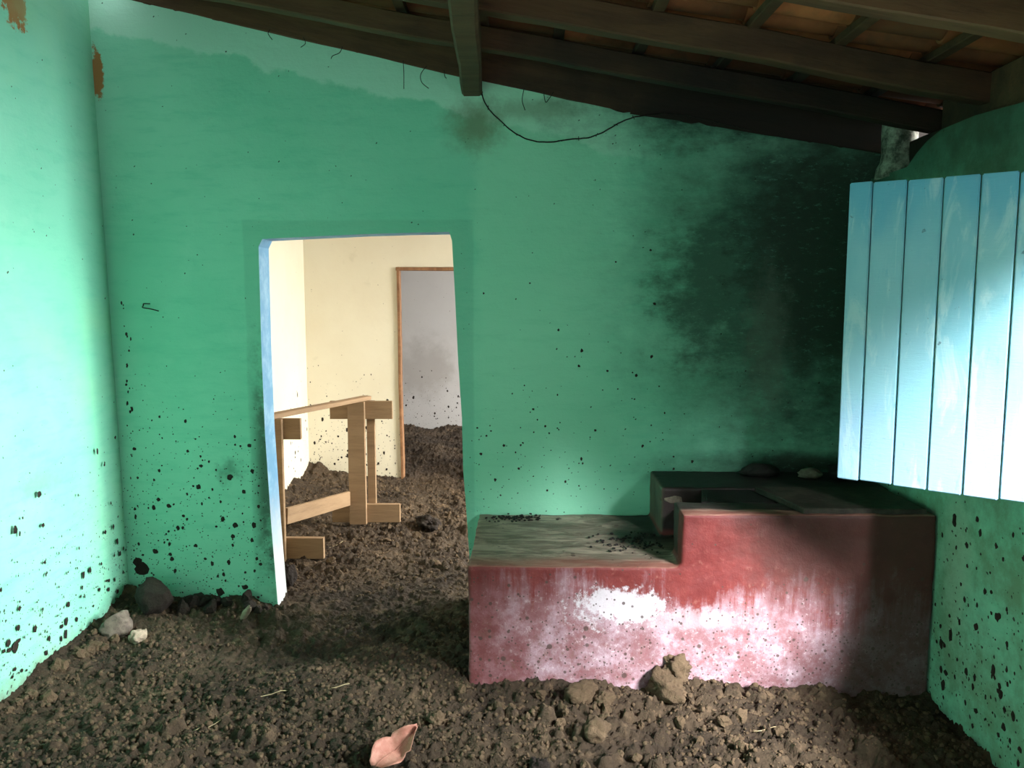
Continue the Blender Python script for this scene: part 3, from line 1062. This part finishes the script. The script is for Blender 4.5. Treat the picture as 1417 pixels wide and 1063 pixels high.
# ------------------------------------------------------------------ wire, hook and cobwebs on the back wall
wr = empty('wall_wire', (0.2, 4.28, 2.5))
tag(wr, 'thin dark barbed wire drooping along the green wall below the roof', 'wire')
wp = spline([(-0.24, 4.285, 2.79), (-0.232, 4.28, 2.713), (-0.20, 4.28, 2.655), (-0.151, 4.28, 2.605), (-0.06, 4.275, 2.53), (0.035, 4.275, 2.492), (0.13, 4.275, 2.490),
             (0.221, 4.275, 2.502), (0.30, 4.275, 2.508), (0.387, 4.28, 2.538), (0.47, 4.28, 2.585), (0.553, 4.28, 2.613), (0.70, 4.28, 2.628), (0.80, 4.28, 2.62), (0.922, 4.28, 2.595), (1.144, 4.285, 2.545)])
wp = [p + Vector((0, 0, 0.003 * mnoise.noise(p * 30))) for p in wp]
o = tube('strand', wp, 0.0032, WIRE, wr, 6)
o.location = (-0.2, -4.28, -2.5)
for i in range(6, len(wp) - 4, 9):
    p = wp[i]
    a = random.random() * 6
    d = Vector((math.cos(a), 0.2, math.sin(a))) * 0.012
    b_ = tube('barb', [p - d, p, p + d * 0.8], 0.0018, WIRE, wr, 5)
    b_.location = (-0.2, -4.28, -2.5)
o = tube('wall_hook', spline([(-1.955, 4.27, 1.622), (-2.0, 4.265, 1.634), (-2.04, 4.272, 1.640), (-2.046, 4.29, 1.650), (-2.035, 4.275, 1.660), (-2.0, 4.27, 1.660)]), 0.003, WIRE)
tag(o, 'small bent black wire hook stuck in the green wall left of the doorway', 'hook')
webs = [((-0.95, 2.970), [(0, 0), (-0.015, -.03), (-.05, -.045), (-.06, -.06)]), ((-0.64, 2.899), [(0, 0), (0.003, -.06), (0.002, -.14)]),
        ((-0.52, 2.871), [(0, 0), (-.03, -.04), (-.025, -.08), (.01, -.11)]), ((-0.43, 2.850), [(0, 0), (.004, -.03), (.012, -.04)]),
        ((-1.15, 3.017), [(0, 0), (.01, -.03), (-.015, -.05)]), ((0.08, 2.74), [(0, 0), (.01, -.05), (.03, -.03), (.05, 0)]), ((-0.02, 2.76), [(0, 0), (-.01, -.06), (.005, -.11)]),
        ((-1.32, 3.056), [(0, 0), (-.01, -.02), (0.01, -.05)])]
for (x, z), pts in webs:
    o = tube('cobweb_strand', spline([(x + a, 4.285, z + b) for a, b in pts], 6), 0.0019, WEB)
    tag(o, 'sooty cobweb strand hanging down the green wall from the roof edge', 'cobweb', 'cobweb strands below the roof edge')

# ------------------------------------------------------------------ bigger mud splashes on the walls


def splats(name, label, items, plane, p, sgn):
    bm = bmesh.new()
    for u, z, r, el in items:
        n = 10
        ph = random.random() * 6
        ring = []
        for k in range(n):
            a = 2 * math.pi * k / n
            rr = r * (0.75 + 0.5 * random.random())
            du, dz = math.cos(a) * rr, math.sin(a) * rr * el
            q = (u + du, p + sgn * 0.0008, z + dz) if plane == 'Y' else (p + sgn * 0.0008, u + du, z + dz)
            ring.append(bm.verts.new(q))
        t = sgn * min(0.005, r * 0.5)
        cv = bm.verts.new((u, p + t, z) if plane == 'Y' else (p + t, u, z))
        for k in range(n):
            bm.faces.new((ring[k], ring[(k + 1) % n], cv))
    bmesh.ops.recalc_face_normals(bm, faces=bm.faces)
    o = from_bm(name, bm, DARKMUD, None, True)
    tag(o, label, 'mud', kind='stuff')


rs = random.Random(21)
it = []
for k in range(190):
    z = abs(rs.gauss(0, 0.55)); x = -1.45 - 0.72 * rs.random() ** 1.1
    if z < 1.6:
        it.append((x, z + 0.03, 0.003 + 0.010 * rs.random() ** 3, rs.uniform(.8, 1.4)))
for k in range(26):
    it.append((-2.17 + abs(rs.gauss(0, .02)), rs.uniform(0.2, 1.7), 0.003 + 0.007 * rs.random() ** 2, rs.uniform(1, 2.2)))
it += [(-2.13, 0.20, 0.035, 1.1), (-2.15, 0.235, 0.025, 1.2), (-1.62, 0.72, 0.016, 1), (-1.60, 0.45, 0.014, 1), (-2.05, 0.3, 0.016, 1), (-1.70, 0.07, 0.022, 1.2), (-1.56, 0.10, 0.02, .7)]
for k in range(70):
    it.append((rs.uniform(-0.28, 0.9), 0.6 + abs(rs.gauss(0, 0.5)), 0.003 + 0.005 * rs.random() ** 2, rs.uniform(.8, 1.3)))
splats('mud_splashes', 'dark mud splashes dried on the green back wall', it, 'Y', YB, -1)
it = []
for k in range(230):
    z = abs(rs.gauss(0, 0.42)); y = rs.uniform(2.6, 4.28)
    if z < 1.5:
        it.append((y, z + 0.03, 0.003 + 0.011 * rs.random() ** 3, rs.uniform(.8, 1.8)))
it += [(3.05, 0.12, 0.05, 1.3), (3.0, 0.06, 0.05, 1), (3.35, 0.7, 0.016, 1.2), (3.3, 0.2, 0.022, 1.2)]
splats('mud_splashes', 'dark mud splashes dried on the bright left wall', it, 'X', XL, 1)
it = []
for k in range(120):
    it.append((rs.uniform(2.6, 3.42), abs(rs.gauss(0, 0.5)), 0.004 + 0.012 * rs.random() ** 2, rs.uniform(.8, 1.6)))
splats('mud_splashes', 'dark mud splashes dried on the lower right wall', [i for i in it if i[1] < 0.95], 'X', XR, -1)
it = [(rs.uniform(-2.0, -1.2), 0.05 + abs(rs.gauss(0, .45)), 0.004 + 0.009 * rs.random() ** 3, rs.uniform(.8, 2)) for k in range(110)]
splats('mud_splashes', 'brown mud splashes dried on the cream partition wall', [i for i in it if i[1] < 1.6], 'Y', YM, -1)
it = [(rs.uniform(-1.8, -0.5), 0.1 + abs(rs.gauss(0, .3)), 0.006 + 0.012 * rs.random() ** 3, rs.uniform(.8, 1.5)) for k in range(60)]
splats('mud_splashes', 'dark mud splashes dried on the far grey wall', it, 'Y', 10.40, -1)
it = [(rs.uniform(5.6, 7.28), 0.1 + abs(rs.gauss(0, .4)), 0.004 + 0.009 * rs.random() ** 3, rs.uniform(.8, 2)) for k in range(60)]
splats('mud_splashes', 'brown mud splashes dried on the left wall of the second room', [i for i in it if i[1] < 1.4], 'X', -2.01, 1)

# ------------------------------------------------------------------ clods, stones, leaf and straw
named = [
    ('mud_clod', (0.234, 3.30), (0.085, 0.07, 0.062), CLOD, 1, 0.22, 0.3, 'rounded smooth clod of mud resting against the red stove front', 'clod', None, .6),
    ('mud_clod', (0.268, 3.02), (0.070, 0.06, 0.052), CLOD, 2, 0.25, 0.4, 'round tan mud clod alone on the lit floor before the stove', 'clod', None, .6),
    ('mud_clod', (0.600, 3.355), (0.10, 0.07, 0.075), CLOD, 3, 0.45, 0.5, 'dark lumpy mud clod heaped against the middle of the stove', 'clod', None, .55),
    ('mud_clod', (0.655, 3.40), (0.065, 0.05, 0.07), CLOD, 4, 0.5, 0.3, 'crumbly tan mud clod stuck up against the stove paint', 'clod', None, 1.6),
    ('mud_clod', (0.33, 3.27), (0.05, 0.045, 0.04), CLOD, 5, 0.4, 0.4, 'angular clod beside the rounded clod at the stove foot', 'clod', None, .5),
    ('mud_clod', (0.045, 2.80), (0.045, 0.04, 0.04), DARKMUD, 6, 0.4, 0.3, 'small dark clod on the lit mud in the foreground', 'clod', None, .5),
    ('mud_clod', (-0.365, 3.09), (0.045, 0.038, 0.035), CLOD, 7, 0.4, 0.4, 'small clod on the mud between the leaf and the stove corner', 'clod', None, .6),
    ('mud_block', (-1.965, 4.10), (0.125, 0.10, 0.115), DARKMUD, 8, 0.10, 0.95, 'large dark angular block of earth leaning in the wall corner', 'block', None, .75),
    ('mud_block', (-2.055, 3.86), (0.085, 0.075, 0.085), GREYSTONE, 9, 0.15, 0.9, 'grey-brown angular lump beside the dark block in the corner', 'block', None, .55),
    ('corner_stone', (-1.925, 3.82), (0.052, 0.042, 0.042), STONE, 10, 0.25, 0.6, 'pale round stone beside the dark earth block', 'stone', None, .5),
    ('stone_flake', (-1.487, 4.10), (0.022, 0.012, 0.062), STONE, 11, 0.2, 0.7, 'pale narrow stone flake standing at the wall foot near the doorway', 'stone', None, .9),
    ('mud_lump', (-0.74, 5.88), (0.16, 0.075, 0.062), DARKMUD, 12, 0.5, 0.4, 'long dark wet lump of mud beyond the doorway', 'mud lump', None, .6),
    ('mud_clod', (-1.405, 4.58), (0.045, 0.06, 0.085), DARKMUD, 13, 0.3, 0.5, 'dark clod just behind the blue door jamb', 'clod', None, .7),
]
for nm, (x, y), s, mt, sd, rg, fc, lb, ct, gp, lift in named:
    rt_ = (0.3, 0.45, 0.3) if nm == 'stone_flake' else (0, 0, sd * 0.7)
    o = rock(nm, (x, y, fz(x, y) + s[2] * lift * 0.8), s, mt, sd, 4, rg + 0.12, fc, rt_)
    tag(o, lb, ct, gp)
rk = random.Random(5)
for k in range(16):
    x = XL + 0.05 + abs(rk.gauss(0, 0.05)); y = rk.uniform(3.0, 3.9)
    s = rk.uniform(0.018, 0.036)
    o = rock('mud_clod', (x, y, fz(x, y) + s * 0.3), (s * 1.2, s, s * .9), CLOD, 100 + k, 2, 0.55, 0.5, (k, 0.4 * k, k), None, False)
    tag(o, 'small brown mud clod at the foot of the bright left wall', 'clod', 'clods along the left wall')
for k in range(14):
    x = rk.uniform(-1.85, -1.42); y = YB - 0.05 - abs(rk.gauss(0, 0.07))
    s = rk.uniform(0.022, 0.045)
    o = rock('mud_clod', (x, y, fz(x, y) + s * 0.3), (s * 1.3, s, s * .8), DARKMUD, 130 + k, 2, 0.55, 0.6, (k, 0.4 * k, k), None, False)
    tag(o, 'dark mud clod along the wall foot left of the doorway', 'clod', 'clods at the wall foot by the doorway')
for k in range(34):
    x = rk.uniform(-0.35, 1.05); y = rk.uniform(2.65, 3.36)
    s = rk.uniform(0.015, 0.034)
    o = rock('mud_clod', (x, y, fz(x, y) + s * 0.3), (s * 1.2, s, s * .85), CLOD, 160 + k, 2, 0.6, 0.6, (k, 0.4 * k, k), None, False)
    tag(o, 'small tan mud clod on the floor in front of the red stove', 'clod', 'small clods before the stove')
for k in range(22):
    x = rk.uniform(-1.5, -0.2); y = rk.uniform(4.9, 6.9)
    s = rk.uniform(0.02, 0.05)
    o = rock('mud_clod', (x, y, fz(x, y) + s * 0.3), (s * 1.3, s, s * .7), CLOD, 210 + k, 2, 0.6, 0.6, (k, 0.4 * k, k), None, False)
    tag(o, 'brown mud clod on the floor of the second room', 'clod', 'clods beyond the doorway')

# dry leaf: curled, with a pointed tip
lf = empty('dry_leaf', (-0.495, 2.83, fz(-0.495, 2.83) + 0.035))
tag(lf, 'crumpled pinkish dry leaf with a pointed tip lying on the mud', 'leaf')
bm = bmesh.new()
N_, M_ = 16, 9
grid = []
for i in range(N_ + 1):
    t = i / N_
    wd = 0.058 * (math.sin(math.pi * min(1, t * 1.45)) ** 0.6 if t < 0.62 else max(0.0, (1 - t) / 0.38) ** 1.1 * 0.86 + 0.004) + 0.002
    if t < 0.03:
        wd = 0.022
    row = []
    for j in range(M_ + 1):
        s = j / M_ * 2 - 1
        x = (t - 0.45) * 0.21
        y = s * wd
        z = 0.026 * s * s + 0.012 * mnoise.noise((x * 28, y * 28, 2)) + 0.02 * t + 0.012 * math.sin(t * 9)
        row.append(bm.verts.new((x, y, z)))
    grid.append(row)
for i in range(N_):
    for j in range(M_):
        bm.faces.new((grid[i][j], grid[i+1][j], grid[i+1][j+1], grid[i][j+1]))
bl = from_bm('blade', bm, LEAF, lf, True)
so = bl.modifiers.new('thick', 'SOLIDIFY'); so.thickness = 0.0016
o = tube('midrib', [((t - 0.45) * 0.21, 0, 0.012 * mnoise.noise(((t-.45) * 5.9, 0, 2)) + 0.02 * t + 0.012 * math.sin(t * 9) + 0.001) for t in [k / 10 for k in range(10)]], 0.0018, LEAF, lf, 5)
lf.rotation_euler = (0.45, -0.30, 0.80)

for k, (x, y, a, L) in enumerate(((-1.10, 3.30, 0.35, 0.15), (-1.27, 3.03, 0.75, 0.11), (-0.80, 3.30, 0.5, 0.08), (-1.34, 5.35, 0.95, 0.22), (0.95, 3.05, 0.3, 0.12), (-1.22, 6.9, -0.6, 0.30))):
    dx, dy = math.cos(a) * L / 2, math.sin(a) * L / 2
    pts = []
    for t in (-1, -0.5, 0, 0.5, 1):
        px, py = x + dx * t, y + dy * t
        pts.append((px, py + 0.006 * math.sin(t * 3), max(fz(px, py), fz(x, y)) + 0.006))
    o = tube('straw', pts, 0.0018, STRAW)
    tag(o, ('pale dry straw lying on the dim mud left of the stove', 'pale dry straw lying under the trestle rail', 'pale twig lying in the mud right of the stove middle',
            'thin stick lying by the second door frame')[0 if k < 3 else k - 2], 'straw', 'straws on the dim mud' if k < 3 else None)
